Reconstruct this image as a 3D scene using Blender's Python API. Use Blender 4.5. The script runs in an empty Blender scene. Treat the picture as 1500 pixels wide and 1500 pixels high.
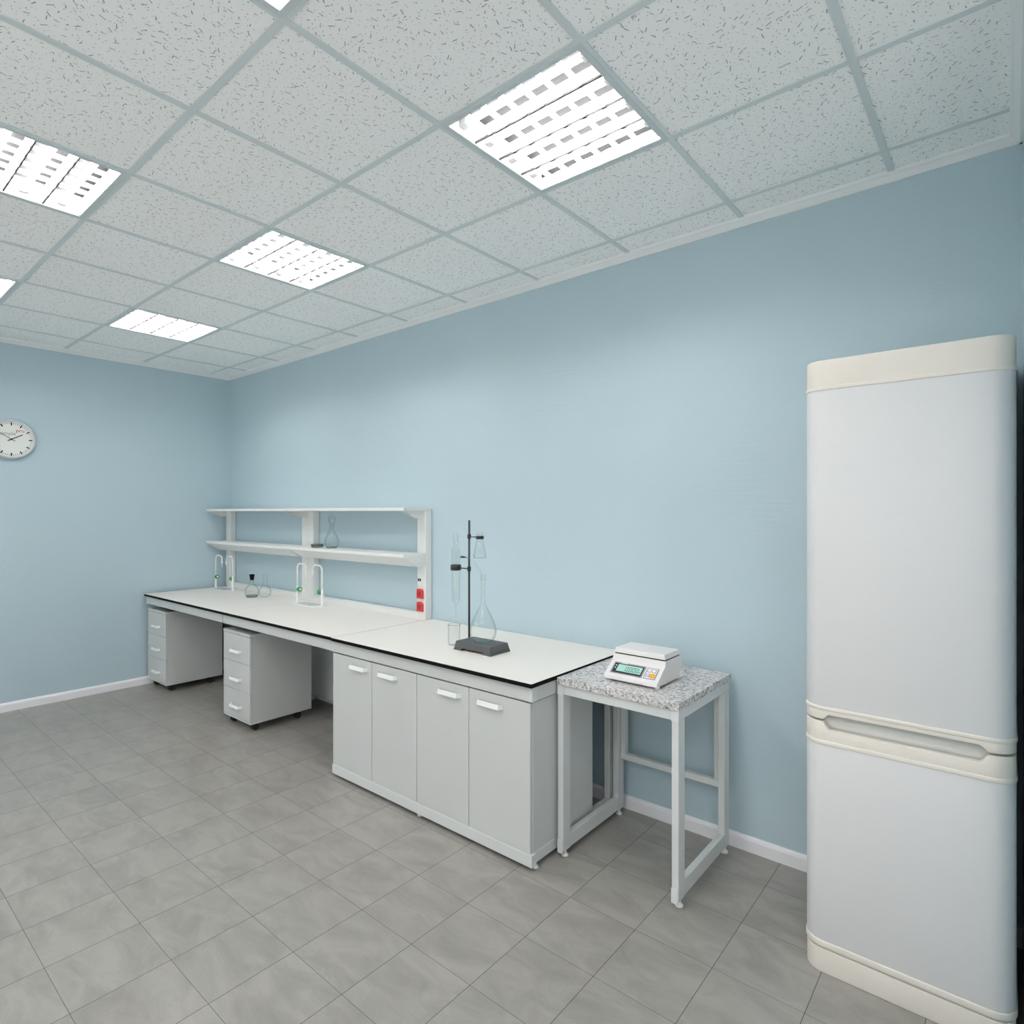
import bpy, bmesh, math, random
from mathutils import Vector, Matrix

PI = math.pi
S = bpy.context.scene
COL = S.collection
random.seed(7)

# ------------------------------------------------------------------ materials
def new_mat(name):
    m = bpy.data.materials.new(name)
    m.use_nodes = True
    return m, m.node_tree.nodes, m.node_tree.links, m.node_tree.nodes['Principled BSDF']

def rgb(r, g, b):
    def f(c):
        c /= 255.0
        return c / 12.92 if c <= 0.04045 else ((c + 0.055) / 1.055) ** 2.4
    return (f(r), f(g), f(b), 1.0)

def plain(name, col, rough=0.5, metal=0.0, spec=0.5, bump=0.0, scale=200.0):
    m, N, L, P = new_mat(name)
    P.inputs['Base Color'].default_value = col
    P.inputs['Roughness'].default_value = rough
    P.inputs['Metallic'].default_value = metal
    P.inputs['Specular IOR Level'].default_value = spec
    if bump > 0:
        tc = N.new('ShaderNodeTexCoord')
        no = N.new('ShaderNodeTexNoise'); no.inputs['Scale'].default_value = scale
        bp = N.new('ShaderNodeBump'); bp.inputs['Strength'].default_value = bump
        bp.inputs['Distance'].default_value = 0.001
        L.new(tc.outputs['Object'], no.inputs['Vector'])
        L.new(no.outputs['Fac'], bp.inputs['Height'])
        L.new(bp.outputs['Normal'], P.inputs['Normal'])
    return m

def emit_mat(name, col, strength):
    m, N, L, P = new_mat(name)
    P.inputs['Base Color'].default_value = (0.9, 0.9, 0.9, 1)
    P.inputs['Emission Color'].default_value = col
    P.inputs['Emission Strength'].default_value = strength
    return m

def glass_mat(name, face_col, edge_col, gloss=1.0):
    # thin walled laboratory glass: clear when seen face on, denser towards grazing angles
    m, N, L, P = new_mat(name)
    N.remove(P)
    out = N['Material Output']
    lw = N.new('ShaderNodeLayerWeight'); lw.inputs['Blend'].default_value = 0.5
    ramp = N.new('ShaderNodeValToRGB')
    ramp.color_ramp.elements[0].position = 0.35
    ramp.color_ramp.elements[0].color = face_col
    ramp.color_ramp.elements[1].position = 0.97
    ramp.color_ramp.elements[1].color = edge_col
    L.new(lw.outputs['Facing'], ramp.inputs['Fac'])
    tr = N.new('ShaderNodeBsdfTransparent')
    L.new(ramp.outputs['Color'], tr.inputs['Color'])
    gl = N.new('ShaderNodeBsdfGlossy'); gl.inputs['Roughness'].default_value = 0.05
    p5 = N.new('ShaderNodeMath'); p5.operation = 'POWER'; p5.inputs[1].default_value = 4.0
    L.new(lw.outputs['Facing'], p5.inputs[0])
    mul = N.new('ShaderNodeMath'); mul.operation = 'MULTIPLY_ADD'; mul.inputs[1].default_value = 0.45 * gloss; mul.inputs[2].default_value = 0.05 * gloss
    L.new(p5.outputs[0], mul.inputs[0])
    mx = N.new('ShaderNodeMixShader')
    L.new(mul.outputs[0], mx.inputs['Fac'])
    L.new(tr.outputs[0], mx.inputs[1]); L.new(gl.outputs[0], mx.inputs[2])
    L.new(mx.outputs[0], out.inputs['Surface'])
    return m

def node_math(N, L, op, a, b=None, clamp=False):
    n = N.new('ShaderNodeMath'); n.operation = op; n.use_clamp = clamp
    for i, v in enumerate((a, b)):
        if v is None: continue
        if isinstance(v, (int, float)): n.inputs[i].default_value = v
        else: L.new(v, n.inputs[i])
    return n.outputs[0]

def mat_wall():
    m, N, L, P = new_mat('blue_plaster')
    tc = N.new('ShaderNodeTexCoord')
    n1 = N.new('ShaderNodeTexNoise'); n1.inputs['Scale'].default_value = 1.6; n1.inputs['Detail'].default_value = 4
    L.new(tc.outputs['Object'], n1.inputs['Vector'])
    mix = N.new('ShaderNodeMix'); mix.data_type = 'RGBA'
    mix.inputs['A'].default_value = WALL_A; mix.inputs['B'].default_value = WALL_B
    L.new(n1.outputs['Fac'], mix.inputs['Factor'])
    L.new(mix.outputs['Result'], P.inputs['Base Color'])
    P.inputs['Roughness'].default_value = 0.62
    P.inputs['Specular IOR Level'].default_value = 0.3
    # roller grain and slanted trowel strokes
    n2 = N.new('ShaderNodeTexNoise'); n2.inputs['Scale'].default_value = 95; n2.inputs['Detail'].default_value = 3
    L.new(tc.outputs['Object'], n2.inputs['Vector'])
    mp = N.new('ShaderNodeMapping'); mp.inputs['Rotation'].default_value = (0, math.radians(38), 0)
    mp.inputs['Scale'].default_value = (4, 40, 60)
    L.new(tc.outputs['Object'], mp.inputs['Vector'])
    n3 = N.new('ShaderNodeTexNoise'); n3.inputs['Scale'].default_value = 1.0; n3.inputs['Detail'].default_value = 2
    L.new(mp.outputs['Vector'], n3.inputs['Vector'])
    n4 = N.new('ShaderNodeTexNoise'); n4.inputs['Scale'].default_value = 1.1
    L.new(tc.outputs['Object'], n4.inputs['Vector'])
    msk = node_math(N, L, 'MULTIPLY', node_math(N, L, 'SUBTRACT', n4.outputs['Fac'], 0.42, True), 5.0, True)
    st = node_math(N, L, 'MULTIPLY', n3.outputs['Fac'], msk)
    h = node_math(N, L, 'ADD', node_math(N, L, 'MULTIPLY', n2.outputs['Fac'], 0.35), st)
    bp = N.new('ShaderNodeBump'); bp.inputs['Strength'].default_value = 0.34; bp.inputs['Distance'].default_value = 0.003
    L.new(h, bp.inputs['Height']); L.new(bp.outputs['Normal'], P.inputs['Normal'])
    return m

def mat_floor():
    m, N, L, P = new_mat('grey_floor_tile')
    tc = N.new('ShaderNodeTexCoord')
    sep = N.new('ShaderNodeSeparateXYZ'); L.new(tc.outputs['Object'], sep.inputs[0])
    u = node_math(N, L, 'DIVIDE', node_math(N, L, 'SUBTRACT', sep.outputs['X'], 0.288), 0.3)
    v = node_math(N, L, 'DIVIDE', node_math(N, L, 'ADD', sep.outputs['Y'], 0.228), 0.3)
    def line(t, w):
        f = node_math(N, L, 'FRACT', t)
        d = node_math(N, L, 'MINIMUM', f, node_math(N, L, 'SUBTRACT', 1.0, f))
        return node_math(N, L, 'LESS_THAN', d, w)
    g = node_math(N, L, 'MAXIMUM', line(u, 0.0036), line(v, 0.0024))
    cid = N.new('ShaderNodeCombineXYZ')
    L.new(node_math(N, L, 'FLOOR', u), cid.inputs[0]); L.new(node_math(N, L, 'FLOOR', v), cid.inputs[1])
    wn = N.new('ShaderNodeTexWhiteNoise'); wn.noise_dimensions = '3D'; L.new(cid.outputs[0], wn.inputs['Vector'])
    off = N.new('ShaderNodeVectorMath'); off.operation = 'SCALE'; off.inputs['Scale'].default_value = 0.35
    L.new(wn.outputs['Color'], off.inputs[0])
    add = N.new('ShaderNodeVectorMath'); add.operation = 'ADD'
    L.new(tc.outputs['Object'], add.inputs[0]); L.new(off.outputs[0], add.inputs[1])
    n1 = N.new('ShaderNodeTexNoise'); n1.inputs['Scale'].default_value = 5.5; n1.inputs['Detail'].default_value = 6; n1.inputs['Roughness'].default_value = 0.62
    n1.inputs['Distortion'].default_value = 0.7
    mp = N.new('ShaderNodeMapping'); mp.inputs['Scale'].default_value = (0.75, 1.6, 1)
    L.new(add.outputs[0], mp.inputs['Vector']); L.new(mp.outputs[0], n1.inputs['Vector'])
    n2 = N.new('ShaderNodeTexNoise'); n2.inputs['Scale'].default_value = 300; n2.inputs['Detail'].default_value = 2
    L.new(tc.outputs['Object'], n2.inputs['Vector'])
    ramp = N.new('ShaderNodeValToRGB')
    e = ramp.color_ramp.elements
    e[0].position = 0.32; e[0].color = FLOOR_D
    e[1].position = 0.62; e[1].color = FLOOR_L
    L.new(n1.outputs['Fac'], ramp.inputs['Fac'])
    mixf = N.new('ShaderNodeMix'); mixf.data_type = 'RGBA'; mixf.blend_type = 'OVERLAY'
    mixf.inputs['Factor'].default_value = 0.25
    L.new(ramp.outputs['Color'], mixf.inputs['A']); L.new(n2.outputs['Fac'], mixf.inputs['B'])
    mix = N.new('ShaderNodeMix'); mix.data_type = 'RGBA'
    L.new(g, mix.inputs['Factor']); L.new(mixf.outputs['Result'], mix.inputs['A'])
    mix.inputs['B'].default_value = rgb(78, 76, 72)
    L.new(mix.outputs['Result'], P.inputs['Base Color'])
    rr = node_math(N, L, 'ADD', node_math(N, L, 'MULTIPLY', n1.outputs['Fac'], 0.18), 0.24)
    L.new(node_math(N, L, 'MAXIMUM', rr, node_math(N, L, 'MULTIPLY', g, 0.8)), P.inputs['Roughness'])
    P.inputs['Specular IOR Level'].default_value = 0.35
    bp = N.new('ShaderNodeBump'); bp.inputs['Strength'].default_value = 0.08; bp.inputs['Distance'].default_value = 0.002
    L.new(node_math(N, L, 'SUBTRACT', n1.outputs['Fac'], g), bp.inputs['Height'])
    L.new(bp.outputs['Normal'], P.inputs['Normal'])
    return m

def mat_ceiling():
    m, N, L, P = new_mat('fissured_ceiling_tile')
    tc = N.new('ShaderNodeTexCoord')
    def dashes(cell, length, width, keep, seed):
        mp = N.new('ShaderNodeMapping'); mp.inputs['Location'].default_value = (seed, seed * 1.7, 0)
        L.new(tc.outputs['Object'], mp.inputs['Vector'])
        vo = N.new('ShaderNodeTexVoronoi'); vo.voronoi_dimensions = '2D'; vo.inputs['Scale'].default_value = 1.0 / cell
        vo.inputs['Randomness'].default_value = 1.0
        L.new(mp.outputs[0], vo.inputs['Vector'])
        d = N.new('ShaderNodeVectorMath'); d.operation = 'SUBTRACT'
        L.new(mp.outputs[0], d.inputs[0]); L.new(vo.outputs['Position'], d.inputs[1])
        sc = N.new('ShaderNodeSeparateColor'); L.new(vo.outputs['Color'], sc.inputs[0])
        rot = N.new('ShaderNodeVectorRotate'); rot.rotation_type = 'Z_AXIS'
        L.new(d.outputs[0], rot.inputs['Vector'])
        L.new(node_math(N, L, 'MULTIPLY', sc.outputs[0], 6.283), rot.inputs['Angle'])
        s2 = N.new('ShaderNodeSeparateXYZ'); L.new(rot.outputs[0], s2.inputs[0])
        ax = node_math(N, L, 'ABSOLUTE', s2.outputs['X'])
        ay = node_math(N, L, 'ABSOLUTE', s2.outputs['Y'])
        ln = node_math(N, L, 'MULTIPLY', node_math(N, L, 'ADD', sc.outputs[1], 0.25), length)
        a = node_math(N, L, 'LESS_THAN', ax, ln)
        wv = N.new('ShaderNodeTexNoise'); wv.inputs['Scale'].default_value = 160
        L.new(tc.outputs['Object'], wv.inputs['Vector'])
        ww = node_math(N, L, 'MULTIPLY', wv.outputs['Fac'], width * 2)
        b = node_math(N, L, 'LESS_THAN', ay, ww)
        k = node_math(N, L, 'LESS_THAN', sc.outputs[2], keep)
        return node_math(N, L, 'MULTIPLY', node_math(N, L, 'MULTIPLY', a, b), k)
    big = dashes(0.033, 0.0085, 0.0014, 0.72, 3.1)
    small = dashes(0.0185, 0.0028, 0.0013, 0.85, 11.7)
    fac = node_math(N, L, 'MAXIMUM', node_math(N, L, 'MULTIPLY', big, 0.66), node_math(N, L, 'MULTIPLY', small, 0.45))
    mix = N.new('ShaderNodeMix'); mix.data_type = 'RGBA'
    mix.inputs['A'].default_value = CEIL
    mix.inputs['B'].default_value = rgb(70, 76, 76)
    L.new(fac, mix.inputs['Factor'])
    L.new(mix.outputs['Result'], P.inputs['Base Color'])
    P.inputs['Roughness'].default_value = 0.9
    P.inputs['Specular IOR Level'].default_value = 0.1
    bp = N.new('ShaderNodeBump'); bp.inputs['Strength'].default_value = 0.5; bp.inputs['Distance'].default_value = 0.002; bp.invert = True
    L.new(fac, bp.inputs['Height']); L.new(bp.outputs['Normal'], P.inputs['Normal'])
    return m

def mat_granite():
    m, N, L, P = new_mat('speckled_granite')
    tc = N.new('ShaderNodeTexCoord')
    n1 = N.new('ShaderNodeTexNoise'); n1.inputs['Scale'].default_value = 75; n1.inputs['Detail'].default_value = 5; n1.inputs['Roughness'].default_value = 0.75
    L.new(tc.outputs['Object'], n1.inputs['Vector'])
    ramp = N.new('ShaderNodeValToRGB'); e = ramp.color_ramp.elements
    e[0].position = 0.36; e[0].color = rgb(52, 52, 56)
    e[1].position = 0.47; e[1].color = rgb(190, 188, 188)
    x = e.new(0.58); x.color = rgb(226, 223, 221)
    x = e.new(0.68); x.color = rgb(238, 235, 230)
    L.new(n1.outputs['Fac'], ramp.inputs['Fac'])
    L.new(ramp.outputs['Color'], P.inputs['Base Color'])
    P.inputs['Roughness'].default_value = 0.35
    return m

WALL_A = (0.460, 0.590, 0.645, 1); WALL_B = (0.495, 0.622, 0.677, 1)
FLOOR_D = (0.258, 0.250, 0.228, 1); FLOOR_L = (0.338, 0.328, 0.301, 1)
CEIL = (0.935, 0.945, 0.945, 1)
TUBE = 50.0
SKY = 0.90

M = {}
M['wall'] = mat_wall()
M['floor'] = mat_floor()
M['ceiling'] = mat_ceiling()
M['granite'] = mat_granite()
M['tbar'] = plain('ceiling_bar_paint', (0.64, 0.70, 0.715, 1), 0.5)
M['trimw'] = plain('white_trim', (0.80, 0.82, 0.83, 1), 0.45)
M['base'] = plain('baseboard_paint', (0.88, 0.88, 0.91, 1), 0.4)
M['cab'] = plain('grey_white_laminate', (0.615, 0.635, 0.625, 1), 0.42, bump=0.03)
M['top'] = plain('worktop_laminate', (0.83, 0.80, 0.75, 1), 0.42)
M['black'] = plain('black_core', (0.006, 0.005, 0.005, 1), 0.7, spec=0.12)
M['rackp'] = plain('rack_powder_coat', (0.79, 0.80, 0.785, 1), 0.4)
M['plastic'] = plain('white_plastic', (0.86, 0.87, 0.86, 1), 0.35)
M['steel'] = plain('white_steel', (0.68, 0.705, 0.70, 1), 0.35)
M['cap'] = plain('cap_plastic', (0.74, 0.76, 0.76, 1), 0.4)
M['gripw'] = plain('handle_plastic', (0.80, 0.82, 0.82, 1), 0.4)
M['chrome'] = plain('chrome', (0.75, 0.76, 0.77, 1), 0.18, 1.0)
M['rubber'] = plain('dark_rubber', (0.02, 0.022, 0.022, 1), 0.6)
M['green'] = plain('green_plastic', (0.03, 0.30, 0.05, 1), 0.35)
M['red'] = plain('red_plastic', (0.68, 0.05, 0.045, 1), 0.4)
M['redd'] = plain('dark_red_recess', (0.40, 0.02, 0.02, 1), 0.5)
M['sinkg'] = plain('grey_sink', (0.52, 0.54, 0.53, 1), 0.35)
M['iron'] = plain('grey_cast_base', (0.085, 0.09, 0.092, 1), 0.55, bump=0.2, scale=400)
M['blackm'] = plain('black_metal', (0.018, 0.02, 0.022, 1), 0.35)
M['fridge'] = plain('fridge_white', (0.695, 0.705, 0.71, 1), 0.38, bump=0.04, scale=500)
M['cream'] = plain('cream_plastic', (0.785, 0.745, 0.68, 1), 0.4)
M['creamd'] = plain('cream_pocket', (0.70, 0.705, 0.675, 1), 0.5)
M['scale'] = plain('scale_plastic', (0.76, 0.745, 0.745, 1), 0.4)
M['panelg'] = plain('panel_grey', (0.30, 0.30, 0.33, 1), 0.45)
M['paneld'] = plain('panel_black', (0.015, 0.015, 0.018, 1), 0.3)
M['digit'] = plain('digit_black', (0.02, 0.06, 0.05, 1), 0.4)
M['lcd'] = emit_mat('lcd_backlight', (0.42, 0.72, 0.62, 1), 0.22)
M['lcd'].node_tree.nodes['Principled BSDF'].inputs['Base Color'].default_value = (0.27, 0.50, 0.43, 1)
M['orange'] = plain('orange_key', (0.85, 0.42, 0.02, 1), 0.4)
M['keyw'] = plain('white_key', (0.85, 0.86, 0.88, 1), 0.4)
M['keyb'] = plain('blue_key', (0.55, 0.68, 0.85, 1), 0.4)
M['clockw'] = plain('clock_dial', (0.80, 0.82, 0.79, 1), 0.5)
M['clockr'] = plain('clock_rim', (0.62, 0.64, 0.66, 1), 0.3)
M['textg'] = plain('grey_print', (0.30, 0.30, 0.31, 1), 0.6)
M['textr'] = plain('red_print', (0.45, 0.05, 0.06, 1), 0.6)
M['tube'] = emit_mat('fluorescent_tube', (1.0, 0.945, 0.925, 1), TUBE)
M['refl'] = plain('aluminium_reflector', (0.80, 0.81, 0.82, 1), 0.22, 1.0)
def louvre_mat():
    # milky plastic blades that let some of the tube light through
    m, N, L, P = new_mat('milky_louvre')
    P.inputs['Base Color'].default_value = (0.86, 0.87, 0.87, 1); P.inputs['Roughness'].default_value = 0.4
    tl = N.new('ShaderNodeBsdfTranslucent'); tl.inputs['Color'].default_value = (0.9, 0.91, 0.91, 1)
    mx = N.new('ShaderNodeMixShader'); mx.inputs['Fac'].default_value = 0.5
    L.new(P.outputs[0], mx.inputs[1]); L.new(tl.outputs[0], mx.inputs[2])
    L.new(mx.outputs[0], N['Material Output'].inputs['Surface'])
    return m
M['louvre'] = louvre_mat()
M['lampw'] = plain('lamp_white', (0.83, 0.84, 0.84, 1), 0.4)
M['lampd'] = plain('lamp_seam', (0.02, 0.022, 0.022, 1), 0.6)
M['tray'] = plain('dark_gear_tray', (0.023, 0.025, 0.026, 1), 0.7, spec=0.1)  # near-black colour stands in for shade above the tubes
M['framew'] = plain('lamp_frame_grey', (0.58, 0.64, 0.66, 1), 0.4)
M['pane'] = glass_mat('window_glass', (0.97, 0.98, 0.98, 1), (0.8, 0.85, 0.85, 1), 0.8)
M['glass'] = glass_mat('clear_glass', (0.975, 0.985, 0.98, 1), (0.70, 0.76, 0.76, 1))
M['glassg'] = glass_mat('greenish_glass', (0.945, 0.97, 0.955, 1), (0.60, 0.68, 0.65, 1))
M['glassd'] = glass_mat('thick_glass_base', (0.72, 0.75, 0.74, 1), (0.45, 0.50, 0.49, 1))

# ------------------------------------------------------------------ mesh builder
class MB:
    def __init__(self):
        self.bm = bmesh.new()
    def face(self, vs, mi=0, smooth=False):
        try:
            f = self.bm.faces.new(vs)
        except ValueError:
            return None
        f.material_index = mi; f.smooth = smooth
        return f
    def box(self, x0, x1, y0, y1, z0, z1, mi=0, top=None):
        v = [self.bm.verts.new(p) for p in ((x0,y0,z0),(x1,y0,z0),(x1,y1,z0),(x0,y1,z0),(x0,y0,z1),(x1,y0,z1),(x1,y1,z1),(x0,y1,z1))]
        for i, q in enumerate(((0,3,2,1),(4,5,6,7),(0,1,5,4),(1,2,6,5),(2,3,7,6),(3,0,4,7))):
            self.face([v[k] for k in q], top if (top is not None and i == 1) else mi)
        return self
    def hexa(self, pts, mi=0):
        v = [self.bm.verts.new(p) for p in pts]
        for q in ((0,3,2,1),(4,5,6,7),(0,1,5,4),(1,2,6,5),(2,3,7,6),(3,0,4,7)):
            self.face([v[k] for k in q], mi)
        return self
    def prism(self, prof, axis, a0, a1, mi=0):
        # prof: 2D points; axis 'x': (y,z), 'y': (x,z), 'z': (x,y)
        def P(p, a):
            return {'x': (a, p[0], p[1]), 'y': (p[0], a, p[1]), 'z': (p[0], p[1], a)}[axis]
        A = [self.bm.verts.new(P(p, a0)) for p in prof]
        B = [self.bm.verts.new(P(p, a1)) for p in prof]
        n = len(prof)
        self.face(A[::-1], mi); self.face(B, mi)
        for i in range(n):
            j = (i + 1) % n
            self.face([A[i], A[j], B[j], B[i]], mi)
        return self
    def lathe(self, prof, c=(0,0,0), seg=32, mi=0, axis='z', closed=False, smooth=True):
        # prof: (r, h) pairs
        c = Vector(c)
        rings = []
        for r, h in prof:
            if r < 1e-6:
                off = {'z': (0,0,h), 'x': (h,0,0), 'y': (0,h,0)}[axis]
                rings.append([self.bm.verts.new(c + Vector(off))]); continue
            ring = []
            for k in range(seg):
                a = 2 * PI * k / seg
                p, q = r * math.cos(a), r * math.sin(a)
                off = {'z': (p,q,h), 'x': (h,p,q), 'y': (q,h,p)}[axis]
                ring.append(self.bm.verts.new(c + Vector(off)))
            rings.append(ring)
        pairs = list(zip(rings, rings[1:]))
        if closed: pairs.append((rings[-1], rings[0]))
        for R0, R1 in pairs:
            if len(R0) == 1 and len(R1) == 1: continue
            for k in range(seg):
                j = (k + 1) % seg
                if len(R0) == 1: self.face([R0[0], R1[j], R1[k]], mi, smooth)
                elif len(R1) == 1: self.face([R0[k], R0[j], R1[0]], mi, smooth)
                else: self.face([R0[k], R0[j], R1[j], R1[k]], mi, smooth)
        return self
    def cyl(self, c, r, h, axis='z', seg=24, mi=0):
        # flat capped cylinder starting at c, hard rims
        self.lathe([(r, 0), (r, h)], c, seg, mi, axis)
        for hh in (0, h):
            self.lathe([(0, hh), (r, hh)], c, seg, mi, axis, smooth=False)
        return self
    def tube(self, pts, r, seg=12, mi=0, cap=True):
        pts = [Vector(p) for p in pts]
        rings = []
        up = None
        for i, p in enumerate(pts):
            t = (pts[min(i+1, len(pts)-1)] - pts[max(i-1, 0)]).normalized()
            if up is None:
                up = Vector((0,1,0)) if abs(t.y) < 0.9 else Vector((1,0,0))
            a = t.cross(up).normalized(); b = a.cross(t).normalized(); up = b
            rr = r[i] if isinstance(r, (list, tuple)) else r
            rings.append([self.bm.verts.new(p + a * rr * math.cos(2*PI*k/seg) + b * rr * math.sin(2*PI*k/seg)) for k in range(seg)])
        for R0, R1 in zip(rings, rings[1:]):
            for k in range(seg):
                j = (k + 1) % seg
                self.face([R0[k], R0[j], R1[j], R1[k]], mi, True)
        if cap:
            self.face(rings[0][::-1], mi); self.face(rings[-1], mi)
        return self

def world_loc(o):
    v = Vector((0,0,0))
    while o is not None:
        v += o.location; o = o.parent
    return v

def obj(name, mb, mats, parent=None, bevel=0.0, seg=2, loc=None, normals=True):
    bm = mb.bm
    if parent is not None:
        off = world_loc(parent)
    else:
        off = Vector(loc) if loc is not None else Vector((0,0,0))
    if normals:
        bmesh.ops.recalc_face_normals(bm, faces=bm.faces[:])
    for v in bm.verts: v.co -= off
    me = bpy.data.meshes.new(name)
    bm.to_mesh(me); bm.free()
    for m in (mats if isinstance(mats, (list, tuple)) else [mats]):
        me.materials.append(M[m])
    o = bpy.data.objects.new(name, me)
    COL.objects.link(o)
    if parent is not None: o.parent = parent
    elif loc is not None: o.location = loc
    if bevel > 0:
        b = o.modifiers.new('edge', 'BEVEL'); b.width = bevel; b.segments = seg
        b.limit_method = 'ANGLE'; b.angle_limit = math.radians(40); b.harden_normals = False
    return o

def thing(name, label, cat, loc, group=None):
    o = bpy.data.objects.new(name, None); COL.objects.link(o)
    o.location = loc; o.empty_display_size = 0.1
    o['label'] = label; o['category'] = cat
    if group: o['group'] = group
    return o

def struct(name, mb, mats, bevel=0.0):
    o = obj(name, mb, mats, None, bevel)
    o['kind'] = 'structure'
    return o

def copy_tree(root, loc, label, rotz=None):
    r = root.copy(); COL.objects.link(r); r.location = loc; r['label'] = label
    if rotz is not None: r.rotation_euler = (0, 0, rotz)
    def kids(src, dst):
        for ch in list(src.children):
            c = ch.copy(); COL.objects.link(c); c.parent = dst
            kids(ch, c)
    kids(root, r)
    return r

# ------------------------------------------------------------------ room shell
XR, XE, YF, H = 6.229, 7.40, -5.22, 2.99
YRET = -0.88
struct('floor', MB().box(-0.15, XE + 0.15, YF - 0.15, 0.15, -0.06, 0.0), 'floor')
struct('wall_left', MB().box(-0.12, 0, YF - 0.12, 0.12, 0, 3.14), 'wall')
struct('wall_back', MB().box(0, XR, 0, 0.12, 0, 3.14), 'wall')
struct('wall_right', MB().box(XR, XR + 0.10, YRET, 0.12, 0, 3.14), 'wall')
struct('wall_return', MB().box(XR + 0.10, XE + 0.12, YRET, YRET + 0.10, 0, 3.14), 'wall')
def fill_window_wall(name, axis, at, a0, a1, holes, first):
    # unseen wall with openings added for fill daylight; axis 'x': wall lies along x at y = at (outside below), 'y': along y at x = at
    z0, z1 = 0.10, 2.15
    m = MB()
    def bx(mm, u0, u1, d0, d1, za, zb):
        if axis == 'x': mm.box(u0, u1, at - d1, at - d0, za, zb)
        else: mm.box(at + d0, at + d1, u0, u1, za, zb)
    bx(m, a0, a1, 0, 0.14, 0, z0); bx(m, a0, a1, 0, 0.14, z1, 3.14)
    edges = [a0] + [e for h in holes for e in h] + [a1]
    for k in range(0, len(edges), 2): bx(m, edges[k], edges[k+1], 0, 0.14, z0, z1)
    struct(name, m, 'wall')
    for k, (u0, u1) in enumerate(holes):
        f = MB()
        um = (u0 + u1) / 2
        for (p, q) in ((u0, u0 + 0.06), (um - 0.04, um + 0.04), (u1 - 0.06, u1)): bx(f, p, q, 0.04, 0.10, z0, z1)
        bx(f, u0, u1, 0.04, 0.10, z0, z0 + 0.06); bx(f, u0, u1, 0.04, 0.10, z1 - 0.06, z1)
        w_ = struct('window_%d' % (first + k), f, 'lampw')  # unseen window, added as a source of fill light
        g = MB(); bx(g, u0 + 0.06, u1 - 0.06, 0.066, 0.072, z0 + 0.06, z1 - 0.06)
        obj('pane', g, 'pane', w_)
        g = MB(); bx(g, u0 - 0.04, u1 + 0.04, -0.10, 0.04, z0 - 0.03, z0)
        obj('sill', g, 'lampw', w_)
fill_window_wall('wall_side', 'y', XE, YF - 0.14, YRET, [(-5.08, -3.33), (-3.17, -1.42)], 3)
fill_window_wall('wall_front', 'x', YF, -0.12, XE, [(0.3, 3.6), (3.8, 7.1)], 1)

GX0, GY0, T = 2.82, -0.21, 0.6            # grid origin of the suspended ceiling
LAMPS = []
for j in (1, 3, 5, 7):
    for i in (-3, 0, 3, 6):
        LAMPS.append((i, j))
cells = set(LAMPS)
xs = [0.0] + [GX0 + T * k for k in range(-4, 10) if 0 < GX0 + T * k < XE] + [XE]
ys = [0.0] + [GY0 - T * k for k in range(0, 9) if GY0 - T * k > YF + 0.01] + [YF]
mb = MB()
for a in range(len(xs) - 1):
    for b in range(len(ys) - 1):
        x0, x1, y1, y0 = xs[a], xs[a+1], ys[b], ys[b+1]
        i = round((x0 - GX0) / T); j = round((GY0 - y1) / T)
        if (i, j) in cells and x1 - x0 > 0.59 and y1 - y0 > 0.59: continue
        mb.box(x0, x1, y0, y1, H, H + 0.015)
struct('ceiling', mb, 'ceiling')
struct('ceiling_slab', MB().box(-0.12, XE + 0.12, YF - 0.12, 0.12, 3.14, 3.2), 'trimw')
mb = MB()
for x in xs[1:-1]: mb.box(x - 0.012, x + 0.012, YF, 0, H - 0.005, H + 0.001)
for y in ys[1:-1]: mb.box(0, XE, y - 0.012, y + 0.012, H - 0.0045, H + 0.0015)
struct('trim_1', mb, 'tbar')

CP = [(0, -0.035), (0.010, -0.035), (0.013, -0.031), (0.026, -0.017), (0.036, -0.011), (0.038, 0.0), (0, 0.0)]   # cornice profile (out from wall, down)
struct('trim_2', MB().prism([(-p, H + q) for p, q in CP], 'x', 0, XR), 'trimw')
struct('trim_3', MB().prism([(p, H + q) for p, q in CP], 'y', YF, 0), 'trimw')
struct('trim_4', MB().prism([(XR - p, H + q) for p, q in CP], 'y', YRET, 0), 'trimw')
BP = [(0, 0), (0.015, 0), (0.015, 0.052), (0.012, 0.062), (0.007, 0.070), (0, 0.070)]
struct('baseboard_back', MB().prism([(-p, q) for p, q in BP], 'x', 0, XR), 'base')
struct('baseboard_left', MB().prism([(p, q) for p, q in BP], 'y', YF, -0.015), 'base')
struct('baseboard_front', MB().prism([(YF + p, q) for p, q in BP], 'x', 0.015, XE), 'base')
struct('baseboard_return', MB().prism([(YRET - p, q) for p, q in BP], 'x', XR, XE), 'base')

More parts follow.
